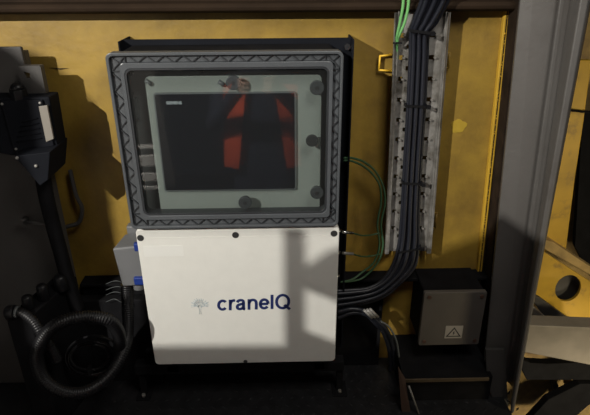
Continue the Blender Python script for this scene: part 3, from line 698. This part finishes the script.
tag(shade([(95, 262), (100, 262), (108, 292), (134, 300), (150, 420), (150, 520), (95, 520)], BY, -1.28, .01, 'hose_shade_board', M['grey_dark']), 'grey unseen board behind the viewer, added to shade the coiled hose', 'locker')  # added blocker, a flat board: takes the key light off the hose
t = thing('step_rail', (-.85, -1.25, -.8), 'pale painted step rail low behind the viewer to the left', 'railing')
for zc, hh in ((.50, .006), (.435, .022), (.36, .016), (.31, .006)): MB().box(-1.2, -.56, -1.22, -1.20, zc-hh, zc+hh).build('railing_bar', M['rail'], t)
for xx in (-1.15, -.66): MB().box(xx, xx+.02, -1.24, -1.22, -.8, .52).build('railing_post', M['rail'], t)
t = thing('guard_railing', (-1.3, -3.2, -.8), 'pale railing far behind the viewer to the left', 'railing')
for xx in (-2.1, -1.12): MB().box(xx-.03, xx+.03, -3.23, -3.17, -.8, .35).build('railing_post', M['rail'], t)
for z in (-.35, -.12, .12, .32): MB().box(-2.6, -1.0, -3.22, -3.18, z-.03, z+.03).build('railing_bar', M['rail'], t)
struct(MB().box(-3, 3, -4.2, DECK_Y-.0, -.82, -.8).build('floor_lower', M['floor']))

# photographer standing on the lower floor behind the camera
def skin(name, verts, edges, m, parent, sub=2):
    me = bpy.data.meshes.new(name); me.from_pydata([v[0] for v in verts], edges, []); o = bpy.data.objects.new(name, me); C.objects.link(o)
    o.modifiers.new('skin', 'SKIN'); 
    for d, v in zip(me.skin_vertices[0].data, verts): d.radius = (v[1], v[2] if len(v) > 2 else v[1])
    me.skin_vertices[0].data[0].use_root = True
    s_ = o.modifiers.new('sub', 'SUBSURF'); s_.levels = sub; s_.render_levels = sub
    me.materials.append(m)
    if parent: o.parent = parent; o.matrix_parent_inverse = Matrix.Translation(-parent.location)
    return o
gz = -.8; pxx, pyy = -.12, -1.86
t = thing('person', (pxx, pyy, gz), 'person in dark overalls and an orange vest holding up a phone, behind the viewer', 'person')
V = [((pxx, pyy, gz+.98), .15, .11), ((pxx, pyy, gz+1.15), .14, .10), ((pxx, pyy, gz+1.38), .17, .11), ((pxx, pyy, gz+1.50), .07), ((pxx, pyy+.02, gz+1.57), .055), ((pxx, pyy+.03, gz+1.72), .085, .10), ((pxx, pyy+.03, gz+1.80), .07, .08)]
Ed = [(0, 1), (1, 2), (2, 3), (3, 4), (4, 5), (5, 6)]
for s_ in (-1, 1):
    n0 = len(V); V += [((pxx+s_*.20, pyy, gz+1.44), .06), ((pxx+s_*.27, pyy+.12, gz+1.22), .045), ((pxx+s_*.12, pyy+.34, gz+1.44), .035), ((pxx+s_*.075, pyy+.395, gz+1.50), .03, .04)]
    Ed += [(2, n0), (n0, n0+1), (n0+1, n0+2), (n0+2, n0+3)]
    n0 = len(V); V += [((pxx+s_*.10, pyy, gz+.86), .09), ((pxx+s_*.12, pyy+.01, gz+.48), .06), ((pxx+s_*.13, pyy-.02, gz+.10), .045), ((pxx+s_*.14, pyy+.12, gz+.035), .04)]
    Ed += [(0, n0), (n0, n0+1), (n0+1, n0+2), (n0+2, n0+3)]
body_ = skin('body', V, Ed, M['trouser'], t)
hd = MB().ball((pxx, pyy+.04, gz+1.68), .1, 20, (.78, .95, 1.15)).ball((pxx, pyy+.14, gz+1.66), .02, 10, (.7, 1, 1.2)).build('face', M['skin'], t)
MB().ball((pxx, pyy+.025, gz+1.72), .104, 20, (.82, .95, 1.0)).build('hair', M['hair'], t)
for s_ in (-1, 1):
    hb_ = Vector((pxx+s_*.075, pyy+.41, gz+1.51)); hm = MB()
    for k_ in range(4):
        L_ = (.06, .07, .066, .052)[k_]; b1 = hb_+Vector((0, .0, .03-k_*.019))
        hm.tube(spline([b1, b1+Vector((-s_*.01, .03, 0)), b1+Vector((-s_*(.01+L_*.5), .038, 0))], 4), [.009]*5+[.008]*4, 8)
    b1 = hb_+Vector((0, -.01, -.02)); hm.tube(spline([b1, b1+Vector((-s_*.03, .0, -.015)), b1+Vector((-s_*.05, .012, -.006))], 4), .0095, 8)
    hm.ball(hb_, .034, 12, (.45, .6, 1.1)); hm.build('hand', M['skin'], t)
# open vest: two front flaps and a back
for s_ in (-1, 1):
    fv = [Vector((pxx+s_*x, pyy+y_, gz+z)) for x, y_, z in ((.07, .135, 1.46), (.19, .10, 1.44), (.21, .10, 1.0), (.13, .14, 1.0))]
    MB().hexa(fv, [v+Vector((0, .008, 0)) for v in fv]).build('vest_front', M['orange'], t)
fv = [Vector((pxx+x, pyy-.13, gz+z)) for x, z in ((-.2, 1.46), (.2, 1.46), (.22, 1.0), (-.22, 1.0))]
MB().hexa(fv, [v-Vector((0, .008, 0)) for v in fv]).build('vest_back', M['orange'], t)
tag(MB().box(pxx-.075, pxx+.075, -1.45, -1.442, gz+1.49, gz+1.565).build('phone', M['ink'], bevel=.004), 'black phone held up by the person behind the viewer', 'phone')

# ================================================================ light
def light(kind, name, loc, target, energy, col, **kw):
    l = bpy.data.lights.new(name, kind); l.energy = energy; l.color = col
    for k, v in kw.items(): setattr(l, k, v)
    o = bpy.data.objects.new(name, l); C.objects.link(o); o.location = loc
    o.rotation_euler = (Vector(target)-Vector(loc)).to_track_quat('-Z', 'Y').to_euler(); return o
light('SPOT', 'work_lamp', LP, (-.35, 0, .7), 430, (1, .96, .89), spot_size=1.35, spot_blend=1.0, shadow_soft_size=.012)
light('AREA', 'fill_light', (.45, -1.0, 1.95), (.0, 0, .75), 4.5, (1, .95, .88), size=.5, spread=1.9)  # soft fill added to lift the shaded areas
light('SPOT', 'bay_lamp', (1.45, -.95, .38), (1.05, .2, .25), 28, (1, .85, .55), spot_size=1.6, spot_blend=.8, shadow_soft_size=.1)
light('SPOT', 'reflection_fill', (-.9, -.6, 1.6), (-.7, -2.3, .1), 300, (1, .93, .85), spot_size=1.5, spot_blend=.5, shadow_soft_size=.05)  # added light for the vest and rails mirrored in the lid
light('SPOT', 'bay_low_fill', (1.3, -.85, -.25), (.95, .2, -.3), 28, (1, .85, .6), spot_size=.9, spot_blend=.7, shadow_soft_size=.08)  # extra fill added to brighten the panel below the cross beam
w = bpy.data.worlds.new('night'); bpy.context.scene.world = w; w.use_nodes = True
w.node_tree.nodes['Background'].inputs[0].default_value = (.5, .55, .7, 1); w.node_tree.nodes['Background'].inputs[1].default_value = .03

# ================================================================ camera
cd = bpy.data.cameras.new('camera'); cam = bpy.data.objects.new('camera', cd); C.objects.link(cam)
cd.sensor_width = 36; cd.sensor_fit = 'HORIZONTAL'; cd.lens = FPX*36/590; cd.clip_start = .01
R3 = Matrix((Rt, Up, -Fw)).transposed(); cam.matrix_world = Matrix.Translation(CAM) @ R3.to_4x4()
sc = bpy.context.scene; sc.camera = cam
sc.view_settings.view_transform = 'Standard'; sc.view_settings.look = 'None'; sc.view_settings.gamma = 1; sc.view_settings.exposure = -.12
